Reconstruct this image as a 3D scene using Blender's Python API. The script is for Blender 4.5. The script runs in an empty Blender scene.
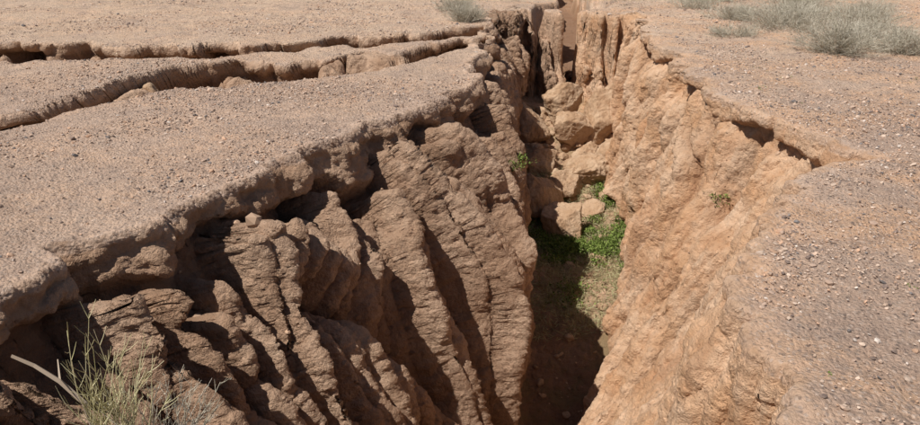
import bpy, math, numpy as np, random
from mathutils import Vector
rng=np.random.default_rng(7); random.seed(7)
scene=bpy.context.scene
# ---------------------------------------------------------------- noise
_T=np.random.default_rng(11).random(65536).astype(np.float32)*2-1
def _h(i,j,k,s):
    n=(i*73856093)^(j*19349663)^(k*83492791)^(s*2654435)
    n=(n^(n>>13))*1274126177
    return _T[((n^(n>>16))&65535)]
def vnoise(x,y,z,s=0):
    x,y,z=np.broadcast_arrays(x,y,z)
    xi=np.floor(x);yi=np.floor(y);zi=np.floor(z)
    fx=x-xi;fy=y-yi;fz=z-zi
    xi=xi.astype(np.int64);yi=yi.astype(np.int64);zi=zi.astype(np.int64)
    u=fx*fx*fx*(fx*(fx*6-15)+10);v=fy*fy*fy*(fy*(fy*6-15)+10);w=fz*fz*fz*(fz*(fz*6-15)+10)
    def L(a,b,t): return a+(b-a)*t
    return L(L(L(_h(xi,yi,zi,s),_h(xi+1,yi,zi,s),u),L(_h(xi,yi+1,zi,s),_h(xi+1,yi+1,zi,s),u),v),
             L(L(_h(xi,yi,zi+1,s),_h(xi+1,yi,zi+1,s),u),L(_h(xi,yi+1,zi+1,s),_h(xi+1,yi+1,zi+1,s),u),v),w)
def fbm(x,y,z,o=4,s=0,g=0.5,ridge=False):
    a=1.0;t=0;n=0
    for k in range(o):
        v=vnoise(x,y,z,s+k*17)
        if ridge: v=1-2*np.abs(v)
        t=t+a*v;n+=a;a*=g
        x,y,z=(x*0.8+y*0.6)*2.03+5.1,(-x*0.6+y*0.8)*2.03+z*0.2+1.7,z*2.01-x*0.15+9.3
    return t/n
def ss(a,b,x):
    t=np.clip((x-a)/(b-a),0,1);return t*t*(3-2*t)
# ---------------------------------------------------------------- stations
def seg(a,b,st): return np.arange(a,b,st)
ys=np.concatenate([-np.geomspace(300,3,25),seg(-2.5,2.2,0.3),seg(2.2,3.2,0.02),seg(3.2,9.5,0.0145),
    seg(9.5,17.2,0.02),seg(17.2,20.0,0.0095),seg(20.0,24,0.04),24*np.geomspace(1,16,70)])
ny=len(ys)
def curve(pts,sm=0.25):
    px,py=zip(*sorted(pts))
    r=0
    for o in (-1,-.5,0,.5,1): r=r+np.interp(ys+o*sm,px,py)
    return r/5
z0=np.zeros_like(ys)
XL=curve([(-5,-3.6),(2.7,-3.5),(3.6,-3.25),(4.18,-2.99),(4.63,-2.86),(5.07,-2.53),(6.51,-1.9),(7.6,-1.3),(8.6,-.73),(10.7,.3),(12.3,.2),(15.1,.52),(17.7,.75),(21,.9),(30,1)])
XR=curve([(-5,1.5),(2.77,1.5),(3.51,1.68),(4.4,2.0),(5.4,2.46),(6.3,3.05),(6.95,4.1),(7.3,4.08),(7.93,3.73),(8.84,3.62),(11.1,3.54),(13.3,3.74),(14.5,3.8),(17,4.3),(19,4.6),(22,5.2),(30,6)],0.12)
XLs,XRs=XL.copy(),XR.copy()
fl=curve([(-5,0.0),(3,0.0),(5,.2),(6.9,.5),(8.1,.6),(9.5,.65),(12.7,.75),(15,.95),(17,1.1),(19,1.4),(30,2)])
fr=curve([(-5,.9),(3,.9),(4,1.0),(5.7,1.25),(6.9,1.5),(8.1,1.75),(8.9,1.95),(10.3,2.7),(11,2.95),(12.7,3.15),(15,3.5),(17,3.9),(19,4.2),(30,5)])
D=curve([(-5,4.3),(6,4.5),(8.6,4.3),(10,3.7),(11.2,3.3),(12.7,3.2),(14.2,2.95),(16,2.4),(18,2.05),(30,1.95)])
def blocky(y,f,s):
    v=vnoise(y*f,z0+s,z0,s); return np.tanh(v*3.5)*.5
XL=XL+.24*blocky(ys,1.7,3)+.13*blocky(ys,4.3,4)+.05*fbm(ys*9,z0,z0,4,5,.6)
XL=XL-.38*np.exp(-((ys-4.85)/.15)**2)+.2*np.exp(-((ys-5.25)/.2)**2)-.3*np.exp(-((ys-9.3)/.14)**2)
XR=XR+.18*blocky(ys,1.9,13)+.13*blocky(ys,4.7,14)+.09*fbm(ys*8,z0,z0,4,15,.6)
fl=fl+.12*fbm(ys*1.3,z0,z0,2,21); fr=fr+.14*fbm(ys*1.2,z0,z0,2,22)
# ---------------------------------------------------------------- columns
nLP,nLW,nF,nRW,nRP=430,400,110,330,280
qL=np.concatenate([np.geomspace(280,13,40,endpoint=False),13*(1-np.linspace(0,1,nLP-40,endpoint=False))**1.15])
tLW=np.linspace(0,1,nLW,endpoint=False)**1.2
tF=np.linspace(0,1,nF,endpoint=False)
tRW=(1-np.linspace(0,1,nRW,endpoint=False))**1.15
qR=np.concatenate([10*np.linspace(0,1,nRP-40,endpoint=False)**1.15,np.geomspace(10,280,40)])
nc=nLP+nLW+nF+nRW+nRP
Y=np.repeat(ys[:,None],nc,1);X=np.zeros((ny,nc));Z=np.zeros((ny,nc))
wall=np.zeros((ny,nc));orange=np.zeros((ny,nc));floor=np.zeros((ny,nc));dark=np.zeros((ny,nc));dm=np.zeros((ny,nc))
y_=ys[:,None]
sL=slice(0,nLP);sLW=slice(nLP,nLP+nLW);sF=slice(nLP+nLW,nLP+nLW+nF);sRW=slice(nLP+nLW+nF,nc-nRP);sRP=slice(nc-nRP,nc)
X[:,sL]=XLs[:,None]-qL[None]+(XL-XLs)[:,None]*np.exp(-qL/.6)[None]
X[:,sRP]=XRs[:,None]+qR[None]+(XR-XRs)[:,None]*np.exp(-qR/.6)[None]
def prof(u,kx,ky):
    return sum(np.interp(u+o,kx,ky) for o in (-.03,-.015,0,.015,.03))/5
# --- left wall : crust, undercut, long fluted ribs
d=tLW[None]*D[:,None]; W=(fl-XL)[:,None]; u=d/D[:,None]
crust=.34+.11*vnoise(y_*1.7,0*d,0*d,31)+.09*np.tanh(3*vnoise(y_*4,0*d,0*d,32))
near=ss(11,8.5,y_)
gn=prof(u,[0,.08,.2,.35,.5,.65,.8,1],[0,0,.08,.22,.39,.58,.79,1])
gf=prof(u,[0,.07,.15,.25,.4,.55,.8,1],[0,0,.20,.50,.78,.90,.97,1])
mixf=ss(6.3,8.6,y_); g=gn*(1-mixf)+gf*mixf
bx=W*g+.05*np.sqrt(np.clip(d/.12,0,1))*ss(1,.8,u)
sl=np.gradient(W*g,axis=1)/np.maximum(np.gradient(d,axis=1),1e-6)
sl=np.clip(sl,0,1.6); nl=1/np.sqrt(1+sl*sl); nx,nz=nl,sl*nl
und=(.20+.44*np.clip(vnoise(y_*1.1,0*d,0*d,33)+.35,0,1))*(.35+.65*near)
band=ss(crust-.03,crust+.06,d)*ss(crust+.95,crust+.25,d)
yw=y_+.33*W*g+.28*vnoise(y_*.8,d*.5,0*d,39)+.12*vnoise(y_*2.2,d*1.0,0*d,34)+.03*vnoise(y_*5,d*2.0,0*d,35)
def ribs(f,seed,tilt,ww,pw=.75):
    p=ww*f+1.5*vnoise(y_*.7,0*d,0*d,seed)+tilt*d
    k=np.floor(p).astype(np.int64);h=_h(k,k*0,k*0,seed+1)
    return np.abs(np.sin(np.pi*p))**pw,h
r1,idr=ribs(1.9,77,-.1,yw,.8)
r2,id2=ribs(4.5,78,.14,yw,.75)
r3,id3=ribs(10.,79,.1,yw)
dtop=crust+.12+.50*(1-r1)-.24*idr*r1+.26*(1-r2)
on=ss(dtop-.02,dtop+.15,d)
fade=ss(4.6,1.8,d)
amp=.70+.45*ss(-.5,.5,vnoise(y_*.55,d*.3,0*d,58))
lump=fbm(y_*2.4,d*2.0,0*d,3,55)
brk=np.tanh(1.8*fbm(y_*1.5,d*1.0,0*d,2,56))
rb_=on*((.62+.24*idr)*r1-.30)*amp*(.35+.65*near)*(.3+.7*fade)+on*(.22+.10*id2)*(r2-.45)*(.5+.5*fade)+on*.03*r3+on*.07*brk+on*.08*lump
rb_=rb_-und*band*(1-.8*on*r1)
rb_=rb_+.10*ss(.04,.2,d)*ss(crust+.1,.1,d)*np.tanh(2.5*vnoise(y_*3.3,d*3,0*d,38))
rb_=rb_*ss(1.0,.93,u)
X[:,sLW]=XL[:,None]+bx+nx*.95*rb_; Z[:,sLW]=-d+nz*rb_*ss(.05,.4,d); Y[:,sLW]=y_-.31*nx*rb_*ss(.0,.4,d)
wall[:,sL]=.42*np.exp(-qL/.10)[None]
wall[:,sLW]=np.maximum(.42,ss(.0,.14,d))
dm[:,sL]=.25*np.exp(-qL/.18)[None]; dm[:,sLW]=.25+.75*ss(0,.3,d)
dark[:,sLW]=np.clip(on*(1-r1)*.65+on*(1-r2)*.35+ss(crust-.03,crust+.05,d)*(1-on)*.65+.55*ss(1.8,3.6,d),0,1)  # shade painted into rib valleys, under the crust and down the lower wall
# --- right wall
d=tRW[None]*D[:,None]; W=(XR-fr)[:,None]; u=d/D[:,None]
g=prof(u,[0,.05,.12,.3,.5,.7,.85,1],[0,.03,.10,.28,.50,.74,.88,1.0])
gs=prof(u,[0,.1,.3,.6,.8,1],[0,.0,.12,.42,.75,1.0])
far=ss(7.2,8.6,y_); g=g*(1-far)+gs*far
bx=W*g
sl=np.abs(np.gradient(bx,axis=1)/np.minimum(np.gradient(d,axis=1),-1e-6));sl=np.clip(sl,0,1.6);nl=1/np.sqrt(1+sl*sl);nx,nz=nl,sl*nl
crR=.17+.09*vnoise(y_*2.1,0*d,0*d,41)
und=(.34*np.exp(-((y_-7.05)/.5)**2)+.22*np.clip(vnoise(y_*1.6,0*d,0*d,42)+.1,0,1)+.05)*(.4+.6*ss(5.5,6.5,y_))
band=ss(crR-.03,crR+.05,d)*ss(crR+.6,crR+.15,d)
yw=y_+.26*vnoise(y_*.8,d*.7,0*d,47)+.12*vnoise(y_*2.2,d*1.5,0*d,44)+.05*vnoise(y_*5,d*4,0*d,48)
r1=np.abs(np.sin(np.pi*(yw*1.05+.1*d)))**.55
r2=np.abs(np.sin(np.pi*(yw*2.9-.1*d)))**.7
r3=np.abs(np.sin(np.pi*(yw*7.3+.2*d)))**.7
blk=np.tanh(3*fbm(y_*1.4,d*1.0,0*d,2,49))
on=ss(crR,crR+.4,d)
crv=0
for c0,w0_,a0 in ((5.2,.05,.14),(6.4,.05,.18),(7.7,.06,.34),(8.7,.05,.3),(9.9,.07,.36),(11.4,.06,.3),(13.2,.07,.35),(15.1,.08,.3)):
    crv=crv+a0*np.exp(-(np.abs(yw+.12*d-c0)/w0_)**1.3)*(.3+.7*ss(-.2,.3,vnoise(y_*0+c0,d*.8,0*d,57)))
rb_=-und*band+on*(.34*far+.12)*(r1-.6)+on*.12*(r2-.6)*(.3+.7*far)+on*.04*(r3-.5)+.12*on*fbm(y_*.9,d*.9,0*d,2,46)+on*(.05+.05*far)*blk-on*crv
rb_=rb_*ss(1,.95,u)
X[:,sRW]=XR[:,None]-bx-nx*rb_; Z[:,sRW]=-d+nz*rb_
wall[:,sRP]=.5*np.exp(-qR/.22)[None]
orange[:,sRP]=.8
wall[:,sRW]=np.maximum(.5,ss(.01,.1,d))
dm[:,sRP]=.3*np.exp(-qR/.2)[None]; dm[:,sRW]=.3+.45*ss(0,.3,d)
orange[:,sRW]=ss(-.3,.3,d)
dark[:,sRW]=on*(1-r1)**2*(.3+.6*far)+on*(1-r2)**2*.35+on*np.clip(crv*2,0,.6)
# --- floor
xa=X[:,sLW.stop-1]; xb=X[:,sRW.start]
X[:,sF]=xa[:,None]+(xb-xa)[:,None]*tF[None]
Z[:,sF]=-D[:,None]
fz=.30*np.abs(2*tF-1)[None]**3-.30
Z[:,sF]+=fz+.22*fbm(X[:,sF]*1.1,Y[:,sF]*1.1,0*X[:,sF],4,51)*np.sin(np.pi*tF)[None]**.5
floor[:,sF]=1; wall[:,sF]=1; orange[:,sF]=.35; dm[:,sF]=1
dark[:,sF]=ss(11,9.3,y_)*.9  # near floor coloured darker to deepen the shadow lying on it
# --- gully head & near end
nzx=lambda f,s: vnoise(X*f,0*X,0*X,s)
headx=18.15+.7*ss(2.8,2.2,X)-.9*ss(3.1,3.9,X)+.45*nzx(1.5,61)+.22*nzx(3.7,62)+.08*nzx(9,69)+2.6*np.exp(-((X-2.9)/.24)**4)+.5*np.exp(-((X-3.75)/.1)**2)+.45*np.exp(-((X-2.05)/.1)**2)
h1=np.clip(.60+.5*nzx(2.6,161)+.15*nzx(7,162),.25,.95)
hwd=.55; led=.25+.5*np.clip(nzx(1.9,68)+.3,0,1)
t=np.clip((Y-headx)/hwd,0,1)
k=.1*(Y>headx)+(h1-.1)*t+(1-h1)*ss(headx+hwd+led,headx+hwd+led+.3,Y)
kk=np.clip(np.where(Y>headx,k,0),0,1)
face=(Y>headx)*(t<1)
zf=kk*2
DH=face*(-(Y-headx)*.72-.40*fbm(X*1.7,zf*1.7,0*X,3,163)-.16*np.tanh(3*fbm(X*4,zf*3,0*X,3,164)))*ss(0,.12,t)*(X>XL[:,None])*(X<XR[:,None])
aft=np.clip((Y-headx-hwd)/1.2,0,1); DH=np.where((Y>headx)*(t>=1)*(X>XL[:,None])*(X<XR[:,None]),-.72*hwd*(1-aft),DH)
Z=Z*(1-kk)
nearend=ss(2.75,2.35,Y+.25*nzx(1.6,63)-.30*ss(-.6,-1.2,X))
Z=Z*(1-nearend)
wall=wall*(1-ss(.97,1.0,kk))*(1-ss(.85,1,nearend)); dm=dm*(1-ss(.97,1,kk))*(1-ss(.85,1,nearend))
floor*=(1-ss(0,.1,kk))
orange=np.maximum(orange*(1-ss(17,18,Y)*ss(2.9,2.4,X)),.9*ss(2.4,2.9,X)*ss(17,18,Y)*(wall>.4))
dark=np.maximum(dark,face*.35*ss(2.9,2.5,X))  # rim's shade painted into the colour of the left head face
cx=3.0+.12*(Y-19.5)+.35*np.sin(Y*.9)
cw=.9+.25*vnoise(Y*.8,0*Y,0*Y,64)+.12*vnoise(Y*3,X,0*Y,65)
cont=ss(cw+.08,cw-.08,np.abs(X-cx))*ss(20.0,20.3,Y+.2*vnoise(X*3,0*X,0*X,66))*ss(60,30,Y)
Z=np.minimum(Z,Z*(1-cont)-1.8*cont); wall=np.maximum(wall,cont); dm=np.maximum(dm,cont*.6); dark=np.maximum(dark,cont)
# --- plateau relief
base=.07*fbm(X*.35,Y*.35,0*X,3,71)+.05*(vnoise(X*.12,Y*.12,0*X,72))*ss(8,20,np.hypot(X,Y))+.045*fbm(X*2.0,Y*2.0,0*X,4,73)
Z+=base
Z+=ss(60,250,np.hypot(X,Y))*6*(.4+fbm(X*.008,Y*.008,0*X,3,74))
DY=np.zeros_like(Z);TR=np.zeros_like(Z)
def trench(pts,w0,dep,s,xmax):
    global Z,wall,dark,DY,TR
    px,py=zip(*sorted(pts))
    yc=np.interp(X,px,py)+.3*vnoise(X*.7,0*X,0*X,s)
    n1=.30*np.tanh(2.5*nzx(1.1,s+1))+.20*np.tanh(3*nzx(2.7,s+2))+.02*nzx(6,s+3)
    n2=.2*vnoise(X*1.4,Y*.6,0*X,s+4)+.12*np.tanh(3*vnoise(X*3.6,Y,0*X,s+5))+.06*vnoise(X*7,Y*4,0*X,s+8)
    wv=w0*(1+.55*ss(-3,-6,X))
    fe=yc+w0+n1; ne=yc-wv-n2
    ok=ss(xmax+.2,xmax-.2,X)*(X<XL[:,None]+.02)
    t=(fe-Y)/.32; tc=np.clip(t,0,1)
    m=(t>0)*ss(ne-.3,ne+.1,Y)*ok
    dd=dep*(.85+.4*vnoise(X*.7,Y*.7,0*X,s+6))
    blk=dep*.75*np.tanh(4*np.clip(fbm(X*2.3,Y*2.3,0*X,3,s+7)*1.2-.12,0,1))*ss(1,1.6,t)
    Z=Z-m*np.maximum(dd*tc-blk,0.0)-(.14+.10*ss(-3,-6,X))*ss(.9,.0,np.abs(Y-ne))*(Y<ne)*(X<XL[:,None])*ss(xmax,xmax-1,X)
    A=.12+.55*np.clip(.35+1.4*nzx(1.4,s+11),0,1)
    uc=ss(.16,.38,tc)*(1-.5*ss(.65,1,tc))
    yt=fe-.06*tc+A*uc+.20*fbm(X*3.2,tc*1.8,0*X,3,s+12)*ss(0,.15,tc)
    dy=(yt-Y)
    dy1=np.where(t<=1,dy,0)
    e1=(.32-.06+A*.5)
    dy2=np.where(t>1,e1*np.exp(-np.maximum(t-1,0)*.32/.45),0)
    DY=DY+m*(dy1+dy2)
    TR=np.maximum(TR,m*(t<2.2))
    wall=np.maximum(wall,m*(.45+.5*ss(0,.25,tc)))
    dark=np.maximum(dark,m*(.35*ss(.2,.4,tc)+.45*uc)*(t<1.5))  # undercut below the trench lip tinted dark as painted shade
trench([(-30,1),(-14,5.5),(-8,7.5),(-5.6,8.75),(-4.96,9.9),(-4.07,11.1),(-2.2,12.1),(-.2,14.0),(1,15.1)],.52,.85,81,2)
trench([(-40,11),(-12,13.2),(-8.4,13.7),(-6.7,14.0),(-4.8,14.1),(-3,14.4),(-1.2,15.6),(1,16.8)],.50,.85,91,2)
TRF=TR.copy()
Y=Y+DY+DH
# ---------------------------------------------------------------- normal displacement
P=np.stack([X,Y,Z],-1)
def normals(P):
    a=np.gradient(P,axis=0);b=np.gradient(P,axis=1)
    n=np.cross(b,a);return n/np.maximum(np.linalg.norm(n,axis=-1,keepdims=True),1e-9)
N=normals(P)
r=np.hypot(X,Y); act=ss(60,25,r)
hd=ss(17.6,18.2,Y)*ss(21,20,Y)*wall
wm=np.maximum(dm,.35*TR)*act*(1-.6*floor)
n1=fbm(X*1.9,Y*1.9,Z*1.7,4,101)
n2=fbm(X*5.5,Y*5.5,Z*5,4,111,.5,True)
vs=fbm(Y*8+X*1.0+hd*X*5,Z*1.1+0*X,X*1.1*(1-hd),3,121,.5,True)
disp=wm*((.09+.09*hd)*n1+.024*n2+.018*vs)+(1-wall)*.008*n2*act
P=P+N*disp[...,None]
X,Y,Z=P[...,0],P[...,1],P[...,2]
N=normals(P)
print('grid',ny,nc)
# ---------------------------------------------------------------- helpers
def mesh_np(name,V,F,attrs=None,smooth=True):
    me=bpy.data.meshes.new(name)
    V=np.asarray(V,np.float32);F=np.asarray(F,np.int32);k=F.shape[1]
    me.vertices.add(len(V));me.vertices.foreach_set('co',V.ravel())
    me.loops.add(F.size);me.loops.foreach_set('vertex_index',F.ravel())
    me.polygons.add(len(F));me.polygons.foreach_set('loop_start',np.arange(0,F.size,k,dtype=np.int32))
    me.polygons.foreach_set('loop_total',np.full(len(F),k,np.int32))
    me.polygons.foreach_set('use_smooth',np.full(len(F),smooth))
    me.update(calc_edges=True)
    if attrs:
        for an,c in attrs.items():
            at=me.color_attributes.new(an,'FLOAT_COLOR','POINT'); at.data.foreach_set('color',np.asarray(c,np.float32).ravel())
    ob=bpy.data.objects.new(name,me);scene.collection.objects.link(ob);return ob
class NT:
    def __init__(s,name):
        s.m=bpy.data.materials.new(name);s.m.use_nodes=True;s.t=s.m.node_tree;s.n=s.t.nodes;s.l=s.t.links
        s.b=s.n['Principled BSDF'];s.o=s.n['Material Output'];s.b.inputs['Roughness'].default_value=.95
        s.b.inputs['Specular IOR Level'].default_value=.1
        s.tc=s.n.new('ShaderNodeTexCoord').outputs['Object']
    def put(s,i,v):
        if isinstance(v,bpy.types.NodeSocket): s.l.new(v,i)
        else: i.default_value=v
    def noise(s,sc,det=4,ro=.55,vec=None,dist=0):
        n=s.n.new('ShaderNodeTexNoise');n.inputs['Scale'].default_value=sc;n.inputs['Detail'].default_value=det;n.inputs['Roughness'].default_value=ro;n.inputs['Distortion'].default_value=dist
        s.l.new(vec or s.tc,n.inputs['Vector']);return n.outputs['Fac']
    def vor(s,sc,vec=None,out='Distance',feat='F1'):
        n=s.n.new('ShaderNodeTexVoronoi');n.feature=feat;n.inputs['Scale'].default_value=sc;s.l.new(vec or s.tc,n.inputs['Vector']);return n.outputs[out]
    def math(s,op,a,b=0.0,c=None):
        n=s.n.new('ShaderNodeMath');n.operation=op;s.put(n.inputs[0],a);s.put(n.inputs[1],b)
        if c is not None:s.put(n.inputs[2],c)
        return n.outputs[0]
    def ramp(s,f,a,b,c=0.,d=1.):
        n=s.n.new('ShaderNodeMapRange');n.interpolation_type='SMOOTHSTEP';s.put(n.inputs[0],f);n.inputs[1].default_value=a;n.inputs[2].default_value=b;n.inputs[3].default_value=c;n.inputs[4].default_value=d;return n.outputs[0]
    def mix(s,f,a,b,mode='MIX'):
        n=s.n.new('ShaderNodeMix');n.data_type='RGBA';n.blend_type=mode;s.put(n.inputs[0],f)
        for i,v in ((6,a),(7,b)):
            if isinstance(v,tuple): n.inputs[i].default_value=(*v,1)
            else: s.l.new(v,n.inputs[i])
        return n.outputs[2]
    def attr(s,name):
        n=s.n.new('ShaderNodeAttribute');n.attribute_name=name
        sp=s.n.new('ShaderNodeSeparateColor');s.l.new(n.outputs['Color'],sp.inputs[0]);return n.outputs['Color'],sp.outputs,n.outputs['Alpha']
    def scaled(s,v):
        n=s.n.new('ShaderNodeMapping');n.inputs['Scale'].default_value=v;s.l.new(s.tc,n.inputs['Vector']);return n.outputs[0]
# ---------------------------------------------------------------- ground material
g=NT('eroded_soil')
_,(aw,ao,af),aa=(lambda q:(q[0],q[1][:3],q[2]))(g.attr('zone'))
sx=g.n.new('ShaderNodeSeparateXYZ');g.l.new(g.tc,sx.inputs[0])
top=g.mix(g.ramp(g.noise(.45,3),.35,.65),(.50,.36,.275),(.60,.44,.335))
farm=g.ramp(sx.outputs[1],8.0,17.0,0,.7)
top=g.mix(g.math('MULTIPLY',farm,g.ramp(g.noise(.6,3,.6),.3,.6,.3,1)),top,(.70,.52,.37))
rightside=g.ramp(sx.outputs[0],1.0,2.6)
top=g.mix(g.math('MULTIPLY',g.ramp(g.noise(.9,4,.6),.42,.60,0,.9),g.math('MULTIPLY_ADD',rightside,.55,.35)),top,(.66,.42,.265))
top=g.mix(g.ramp(g.noise(2.6,4,.7),.47,.68,0,.55),top,(.38,.28,.225))
top=g.mix(g.ramp(g.noise(7,4,.75),.44,.68,0,.45),top,(.29,.21,.17))
pv=g.n.new('ShaderNodeTexVoronoi');pv.inputs['Scale'].default_value=38;g.l.new(g.tc,pv.inputs['Vector'])
pc,pd=pv.outputs['Color'],pv.outputs['Distance']
sp=g.n.new('ShaderNodeSeparateColor');g.l.new(pc,sp.inputs[0])
stone=g.mix(sp.outputs[0],(.15,.115,.10),(.68,.53,.43))
top=g.mix(g.math('MULTIPLY',g.ramp(sp.outputs[1],.4,.5),g.ramp(pd,.55,.35,0,.75)),top,stone)
wl=g.mix(g.ramp(g.noise(1.2,4,.6),.35,.65),(.39,.25,.165),(.51,.355,.25))
wl=g.mix(g.ramp(g.noise(9,3,.7),.4,.7,0,.45),wl,(.28,.17,.11))
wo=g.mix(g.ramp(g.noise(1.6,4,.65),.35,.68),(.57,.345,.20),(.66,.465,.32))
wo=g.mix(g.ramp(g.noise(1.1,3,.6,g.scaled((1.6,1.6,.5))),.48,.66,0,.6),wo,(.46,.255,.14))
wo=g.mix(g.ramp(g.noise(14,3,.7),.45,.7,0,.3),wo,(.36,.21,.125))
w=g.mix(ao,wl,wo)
w=g.mix(g.ramp(g.noise(3,3,.6),.55,.75,0,.35),w,(.56,.41,.30))
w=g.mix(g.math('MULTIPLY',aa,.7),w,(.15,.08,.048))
w=g.mix(g.math('MULTIPLY',af,g.ramp(g.noise(2,3,.7),.42,.6,0,.45)),w,(.20,.17,.08))
wf=g.ramp(g.math('ADD',aw,g.math('MULTIPLY',g.math('SUBTRACT',g.noise(7,3,.6),.5),.9)),.25,.75)
col=g.mix(wf,top,w)
g.l.new(col,g.b.inputs['Base Color'])
h1_=g.math('MULTIPLY',g.vor(9),-.03)
h2=g.math('MULTIPLY',g.noise(13,6,.66),.075)
hw_=g.math('MULTIPLY',g.math('ADD',h1_,h2),aw)
hp=g.math('ADD',g.math('MULTIPLY',g.noise(17,6,.78),.050),g.math('MULTIPLY',pd,-.020))
hp=g.math('MULTIPLY',hp,g.math('SUBTRACT',1.0,aw))
dn=g.n.new('ShaderNodeDisplacement');dn.inputs['Midlevel'].default_value=0;dn.inputs['Scale'].default_value=1
g.l.new(g.math('ADD',hw_,hp),dn.inputs['Height']);g.l.new(dn.outputs[0],g.o.inputs['Displacement'])
g.m.displacement_method='BOTH'
idx=np.arange(ny*nc).reshape(ny,nc)
F=np.stack([idx[:-1,:-1],idx[:-1,1:],idx[1:,1:],idx[1:,:-1]],-1).reshape(-1,4)
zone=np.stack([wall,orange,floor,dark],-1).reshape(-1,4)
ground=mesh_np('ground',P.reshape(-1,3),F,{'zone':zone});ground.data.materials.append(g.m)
# ---------------------------------------------------------------- gravel
area=np.linalg.norm(np.cross(np.gradient(P,axis=0),np.gradient(P,axis=1)),axis=-1)
def sample(n,mask):
    p=(area*mask).ravel();c=np.cumsum(p);i=np.searchsorted(c,rng.random(n)*c[-1]);i=np.clip(i,0,len(c)-1)
    return P.reshape(-1,3)[i]+rng.normal(0,.006,(n,3))*[1,1,0]
PHI=(1+5**.5)/2
ICO=np.array([(-1,PHI,0),(1,PHI,0),(-1,-PHI,0),(1,-PHI,0),(0,-1,PHI),(0,1,PHI),(0,-1,-PHI),(0,1,-PHI),(PHI,0,-1),(PHI,0,1),(-PHI,0,-1),(-PHI,0,1)])/1.9
ICF=np.array([(0,11,5),(0,5,1),(0,1,7),(0,7,10),(0,10,11),(1,5,9),(5,11,4),(11,10,2),(10,7,6),(7,1,8),(3,9,4),(3,4,2),(3,2,6),(3,6,8),(3,8,9),(4,9,5),(2,4,11),(6,2,10),(8,6,7),(9,8,1)])
def pebbles(name,pos,size,mat,cols):
    n=len(pos);v=ICO[None]*(1+rng.normal(0,.16,(n,12,1)))
    v=v*(size[:,None,None]*rng.uniform([.7,.7,.4],[1.3,1.1,.8],(n,3))[:,None,:])
    a=rng.uniform(0,6.28,n);c,s=np.cos(a)[:,None],np.sin(a)[:,None]
    x=v[...,0]*c-v[...,1]*s;y=v[...,0]*s+v[...,1]*c
    v=np.stack([x,y,v[...,2]+x*rng.normal(0,.3,n)[:,None]],-1)+pos[:,None,:]
    f=(ICF[None]+12*np.arange(n)[:,None,None]).reshape(-1,3)
    cc=np.repeat(cols,12,0)
    ob=mesh_np(name,v.reshape(-1,3),f,{'tint':np.concatenate([cc,np.ones((len(cc),1))],1)},False);ob.data.materials.append(mat);return ob
pm=NT('stone');c=pm.attr('tint')[0];pm.l.new(pm.mix(pm.ramp(pm.noise(60,2),.3,.7,0,.3),c,(.38,.28,.22)),pm.b.inputs['Base Color'])
pal=np.array([(.52,.38,.29),(.43,.31,.24),(.62,.48,.38),(.20,.15,.13),(.58,.37,.25),(.18,.17,.17),(.66,.57,.5)])
wfall=np.exp(-r/7)*(Y>1.8)
patch=np.clip(.35+1.3*fbm(X*.6,Y*.6,0*X,3,500),.05,1.5)
plm=(1-ss(.2,.4,wall))*wfall*patch
n=110000;pos=sample(n,plm);size=.0056*np.exp(rng.normal(0,.5,n))*(1+.05*pos[:,1])
cols=pal[rng.choice(7,n,p=[.23,.20,.18,.13,.13,.07,.06])]*rng.uniform(.75,1.15,(n,1))
n2=2600;pos2=sample(n2,(1-ss(.2,.4,wall))*np.exp(-r/9)*(Y>1.8)*np.where(X>1,1,.3));size2=.014*np.exp(rng.normal(0,.45,n2));cols2=pal[rng.choice(7,n2)]*.7
n3=12000;pos3=sample(n3,(wall>.5)*np.clip(N[...,2],0,1)**2*(Y<19)*(Y>2.5));size3=.012*np.exp(rng.normal(0,.6,n3));cols3=np.array([(.48,.32,.215)])*rng.uniform(.7,1.2,(n3,1))
pos=np.concatenate([pos,pos2,pos3]);pos[:,2]+=.022
pos[:,2][-n3:]+=.006
pebbles('gravel',pos,np.concatenate([size,size2,size3]),pm.m,np.concatenate([cols,cols2,cols3]))
# ---------------------------------------------------------------- surface lookup
flatmask=(np.hypot(X,Y)<40)
PX=P[flatmask]
def zat(x,y):
    dd=(PX[:,0]-x)**2+(PX[:,1]-y)**2;return float(PX[np.argmin(dd)][2])
F_=722.;pc_,ps_=math.cos(math.radians(22)),math.sin(math.radians(22))
# ---------------------------------------------------------------- boulders
bm_=NT('clay_boulder')
bc=bm_.mix(bm_.ramp(bm_.noise(2.5,4,.6),.35,.65),(.48,.31,.19),(.60,.43,.29))
bc=bm_.mix(bm_.ramp(bm_.noise(15,4,.7),.45,.7,0,.5),bc,(.32,.195,.12));bm_.l.new(bc,bm_.b.inputs['Base Color'])
bn=bm_.n.new('ShaderNodeBump');bn.inputs['Distance'].default_value=.06;bn.inputs['Strength'].default_value=1;bm_.l.new(bm_.noise(11,6,.72),bn.inputs['Height']);bm_.l.new(bn.outputs[0],bm_.b.inputs['Normal'])
import bmesh
def rock_verts(v,seed,planes=8):
    R=np.random.default_rng(seed)
    rr=np.ones(len(v))*1.05
    for _ in range(planes):
        nn=R.normal(size=3);nn/=np.linalg.norm(nn);h=R.uniform(.45,.82)
        dt=v@nn; rr=np.minimum(rr,np.where(dt>.05,h/np.maximum(dt,.05),9))
    v=v*rr[:,None]
    return v*(1+.22*fbm(v[:,0]*1.4+seed,v[:,1]*1.4,v[:,2]*1.4,3,seed+200)+.07*fbm(v[:,0]*5,v[:,1]*5,v[:,2]*5,4,seed+300,.55,True))[:,None]
def ico(sub):
    b=bmesh.new();bmesh.ops.create_icosphere(b,subdivisions=sub,radius=1)
    v=np.array([q.co[:] for q in b.verts]);f=np.array([[q.index for q in ff.verts] for ff in b.faces]);b.free();return v,f
I5=ico(6);I3=ico(3)
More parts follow.
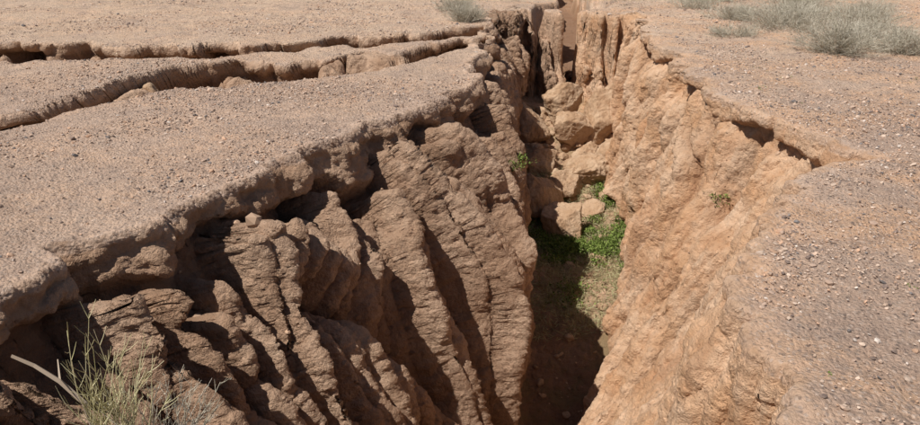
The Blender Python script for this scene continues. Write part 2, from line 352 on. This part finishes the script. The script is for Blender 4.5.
def boulder(x,y,sx,sy,sz,dz=0,rot=0,seed=0,tilt=0.):
    v=rock_verts(I5[0],seed)*[sx,sy,sz]
    o=mesh_np('boulder',v,I5[1]);o.rotation_euler=(random.uniform(-.25,.25),tilt,rot);o.location=(x,y,zat(x,y)+sz*.35+dz);o.data.materials.append(bm_.m)
B=[(1.65,13.6,.42,.42,.75,.15,.3),(2.0,12.7,.42,.42,.52,.05,1),(2.55,16.2,.6,.5,.5,.1,.5),(3.4,16.6,.75,.6,.75,.25,.2),(3.5,15.0,.55,.5,.42,0,.9),
   (2.75,14.7,.5,.5,.42,0,.1),(2.25,14.3,.4,.35,.36,0,.6),(2.7,13.6,.28,.28,.2,0,1.4),(1.75,15.2,.45,.4,.4,0,.2),(2.5,17.3,.6,.45,.55,.15,.2),(2.95,15.5,.45,.35,.38,.1,.4),(1.7,16.6,.45,.5,.6,0,.2)]
for i,b in enumerate(B): boulder(b[0],b[1],b[2],b[3],b[4],b[5],b[6],i+3,random.uniform(-.3,.3))
V=[];Fc=[];o=0
pa=sample(220,floor*(Y>11.5)*(Y<18)*(.15+ss(12.5,14.5,Y)))
pb=sample(260,TRF*np.clip(N[...,2],0,1)**2*(X>-11)*(Z<-.2))
pr=np.concatenate([pa,pb,sample(110,floor*(Y>4)*(Y<13)),sample(60,(wall>.5)*(1-floor)*np.clip(N[...,2],0,1)**3*(Y>3)*(Y<18))])
for i,p in enumerate(pr):
    s=.05*math.exp(random.gauss(0,.55))*(1.5 if i<220 else (1.7 if i<480 else 1))
    v=rock_verts(I3[0],1000+i%40,9)*[s*random.uniform(.8,1.4),s,s*random.uniform(.6,.9)]
    a=random.uniform(0,6.28);c,s_=math.cos(a),math.sin(a)
    v=np.stack([v[:,0]*c-v[:,1]*s_,v[:,0]*s_+v[:,1]*c,v[:,2]],1)+p+[0,0,.03]
    V.append(v);Fc.append(I3[1]+o);o+=len(v)
rb=mesh_np('rubble',np.concatenate(V),np.concatenate(Fc));rb.data.materials.append(bm_.m)
# ---------------------------------------------------------------- plants
def plantmat(name,c1,c2):
    m=NT(name);c,sp,_=m.attr('tint');m.l.new(m.mix(sp[0],c1,c2),m.b.inputs['Base Color']);m.b.inputs['Roughness'].default_value=.7;return m.m
mg=plantmat('green_leaf',(.07,.11,.02),(.24,.31,.08))
md=plantmat('dry_twig',(.30,.27,.20),(.56,.51,.42))
ms=plantmat('straw',(.28,.25,.12),(.50,.46,.27))
my=plantmat('pale_yellow_twig',(.38,.35,.17),(.70,.64,.42))
mw=plantmat('grey_bark',(.3,.23,.17),(.44,.36,.28))
class Geo:
    def __init__(s): s.v=[];s.f=[];s.c=[]
    def tube(s,pts,r0,r1,c):
        n=len(pts);o=len(s.v)
        for i,p in enumerate(pts):
            t=(pts[min(i+1,n-1)]-pts[max(i-1,0)]).normalized();a=t.orthogonal().normalized();b=t.cross(a);rr=r0+(r1-r0)*i/(n-1)
            for k in range(3):
                an=k*2.094;s.v.append(p+a*math.cos(an)*rr+b*math.sin(an)*rr);s.c.append(c)
        for i in range(n-1):
            for k in range(3):
                a=o+i*3+k;b=o+i*3+(k+1)%3;s.f.append((a,b,b+3,a+3))
    def leaf(s,p,d,L,w,c):
        d=d.normalized();a=d.cross(Vector((random.gauss(0,1),random.gauss(0,1),random.gauss(0,1)))).normalized()
        o=len(s.v);s.v+= [p,p+d*L*.5+a*w,p+d*L,p+d*L*.5-a*w];s.c+=[c]*4;s.f.append((o,o+1,o+2,o+3))
    def obj(s,name,mat):
        ob=mesh_np(name,[tuple(v) for v in s.v],s.f,{'tint':[(c,c,c,1) for c in s.c]},False);ob.data.materials.append(mat);return ob
def shrub(name,x,y,R,H,n,mat,thick=.004,leafn=3,lw=.006,ll=.03,z=None,spread=1.0,nl=2):
    G=Geo();z=zat(x,y)-.02 if z is None else z
    cl=[(random.uniform(0,6.28),random.random()**.5*.7) for _ in range(9)]
    for i in range(n):
        a0,q0=random.choice(cl)
        cxx=Vector((math.cos(a0)*R*q0,math.sin(a0)*R*q0,0))
        e=Vector((random.gauss(0,.28)*R,random.gauss(0,.28)*R,H*random.uniform(.35,1.1)*(1-.45*q0)))
        end=cxx*1.15+e; st=cxx*.6+Vector((random.gauss(0,.08*R),random.gauss(0,.08*R),0));pts=[]
        j=Vector((random.gauss(0,.06),random.gauss(0,.06),random.gauss(0,.04)))*R*2
        for k in range(5):
            t=k/4;pts.append(st.lerp(end,t)+j*math.sin(t*3.14)+Vector([random.gauss(0,.012*R) for _ in range(3)]))
        c=random.random();G.tube(pts,thick,thick*.35,c)
        for k in range(leafn):
            t=random.uniform(.35,1);i0=min(3,int(t*4));p=pts[i0].lerp(pts[i0+1],t*4-i0)
            dr=((pts[-1]-pts[0]).normalized()+Vector((random.gauss(0,.5),random.gauss(0,.5),random.gauss(0,.3)))).normalized()
            G.tube([p,p+dr*ll,p+dr*ll*2+Vector((0,0,.01))],thick*.5,thick*.25,random.random())
            for _ in range(nl): G.leaf(p+dr*ll*random.uniform(0,2),dr+Vector((random.gauss(0,.5),random.gauss(0,.5),random.gauss(0,.5))),ll*.6,lw,random.random())
    o=G.obj(name,mat);o.location=(x,y,z);return o
for (x,y,R,H,n) in [(6.9,13.3,.95,.55,520),(7.9,12.9,.75,.5,360),(7.3,16.2,1.2,.6,560),(6.2,17.6,.8,.45,300),(8.8,20,1.2,.6,340),(5.7,15.2,.5,.28,150),(8.8,16.4,.9,.5,340),(9.8,22,1.0,.55,260),(7.2,21.5,.9,.45,240),(10,18.5,.9,.55,300),(6.2,20,.7,.4,180),(8.4,14.8,.7,.4,260),(8.2,18.0,.8,.45,260)]:
    shrub('dry_shrub',x,y,R,H,n,md,.004,5,.0035,.07)
shrub('dry_shrub',.1,17.4,.5,.42,280,md,.004,5,.004,.07)
shrub('dry_shrub',-.1,19.6,.6,.42,220,md,.004,5,.004,.07)
shrub('desert_bush',-1.56,2.62,.30,.62,54,my,.0038,6,.0018,.04,z=-.02,nl=0)
shrub('desert_bush',-1.34,2.60,.24,.40,44,md,.0032,6,.0018,.03,z=-.02,nl=1)
G=Geo();b0=Vector((-1.62,2.62,.0));G.tube([b0,b0+Vector((-.06,.05,.2)),b0+Vector((-.16,.08,.3)),b0+Vector((-.27,.1,.37)),b0+Vector((-.36,.1,.42))],.016,.009,.6)
G.tube([b0+Vector((-.16,.08,.3)),b0+Vector((-.2,.16,.36))],.006,.003,.5)
G.obj('dead_branch',mw)
def weeds(name,pts,mat,L,w,nl,h=.1,sp=.05):
    G=Geo()
    for p in pts:
        p=Vector(p)
        for k in range(nl):
            dr=Vector((random.gauss(0,1),random.gauss(0,1),abs(random.gauss(.4,.6))));q=p+Vector((random.gauss(0,sp),random.gauss(0,sp),random.uniform(0,h)))
            G.leaf(q,dr,L*random.uniform(.5,1.3),w*random.uniform(.6,1.3),random.random())
    return G.obj(name,mat)
cl=vnoise(X*1.6,Y*1.6,0*X,401)+.7*vnoise(X*4.5,Y*4.5,0*X,402)
fm=floor*(Y>10.4)*(Y<14.5)*np.clip(cl+.12,0,1)*(.2+ss(1.9,.8,np.abs(Y-12.6)))*(.35+ss(1.3,1.9,X))
pt=sample(2400,fm);weeds('green_weeds',pt,mg,.06,.012,10,.18,.05)
pt=sample(2600,floor*(Y>9.8)*(Y<15));weeds('dry_grass',pt,ms,.14,.005,8)
def tuft(px,py,n,name='green_weeds',L=.05,sp=.05,k=10):
    dx=(px-460)/F_;dy=(py-212)/F_
    dr=np.array([dx,pc_-dy*ps_,-(ps_+dy*pc_)]);o=np.array([0,0,2.2]);Q=PX-o
    t=Q@dr/(dr@dr);e=np.linalg.norm(Q-t[:,None]*dr,axis=1)/np.maximum(t,.1)
    c=np.where((e<.004)&(t>0))[0]
    if len(c)==0:return
    p=PX[c[np.argmin(t[c])]]
    s=.0035*np.linalg.norm(p-o)
    weeds(name,p+np.random.default_rng(int(px)).normal(0,1,(n,3))*[s*1.6,s*1.6,s],mg,L,.2*L,k,sp,sp)
for a in [(716,198,12),(521,160,26),(512,168,12)]: tuft(*a)
for a in [(765,88,6),(800,102,4),(757,70,5),(780,76,4),(830,378,2),(912,292,2),(915,80,4)]: tuft(*a,L=.022,sp=.015,k=7)
# ---------------------------------------------------------------- light, sky, camera
el=math.radians(57);az=math.radians(-32)
ts=Vector((-math.cos(el)*math.cos(az),math.cos(el)*math.sin(az),math.sin(el)))
sd=bpy.data.lights.new('sun','SUN');sd.energy=5.0;sd.angle=math.radians(.5);sd.color=(1,.955,.89)
so=bpy.data.objects.new('sun',sd);scene.collection.objects.link(so);so.rotation_euler=ts.to_track_quat('Z','Y').to_euler()
w=bpy.data.worlds.new('World');scene.world=w;w.use_nodes=True
sk=w.node_tree.nodes.new('ShaderNodeTexSky');sk.sky_type='NISHITA';sk.sun_disc=False;sk.sun_elevation=el;sk.sun_rotation=math.atan2(ts.x,ts.y)
bg=w.node_tree.nodes['Background'];bg.inputs[1].default_value=.05;w.node_tree.links.new(sk.outputs[0],bg.inputs[0])
cd=bpy.data.cameras.new('camera');cd.lens=28.25;cd.sensor_width=36;cd.clip_end=2000;cd.clip_start=.05
co=bpy.data.objects.new('camera',cd);scene.collection.objects.link(co);co.location=(0,0,2.2);co.rotation_euler=(math.radians(68),0,0);scene.camera=co
scene.view_settings.view_transform='Standard';scene.view_settings.look='None'
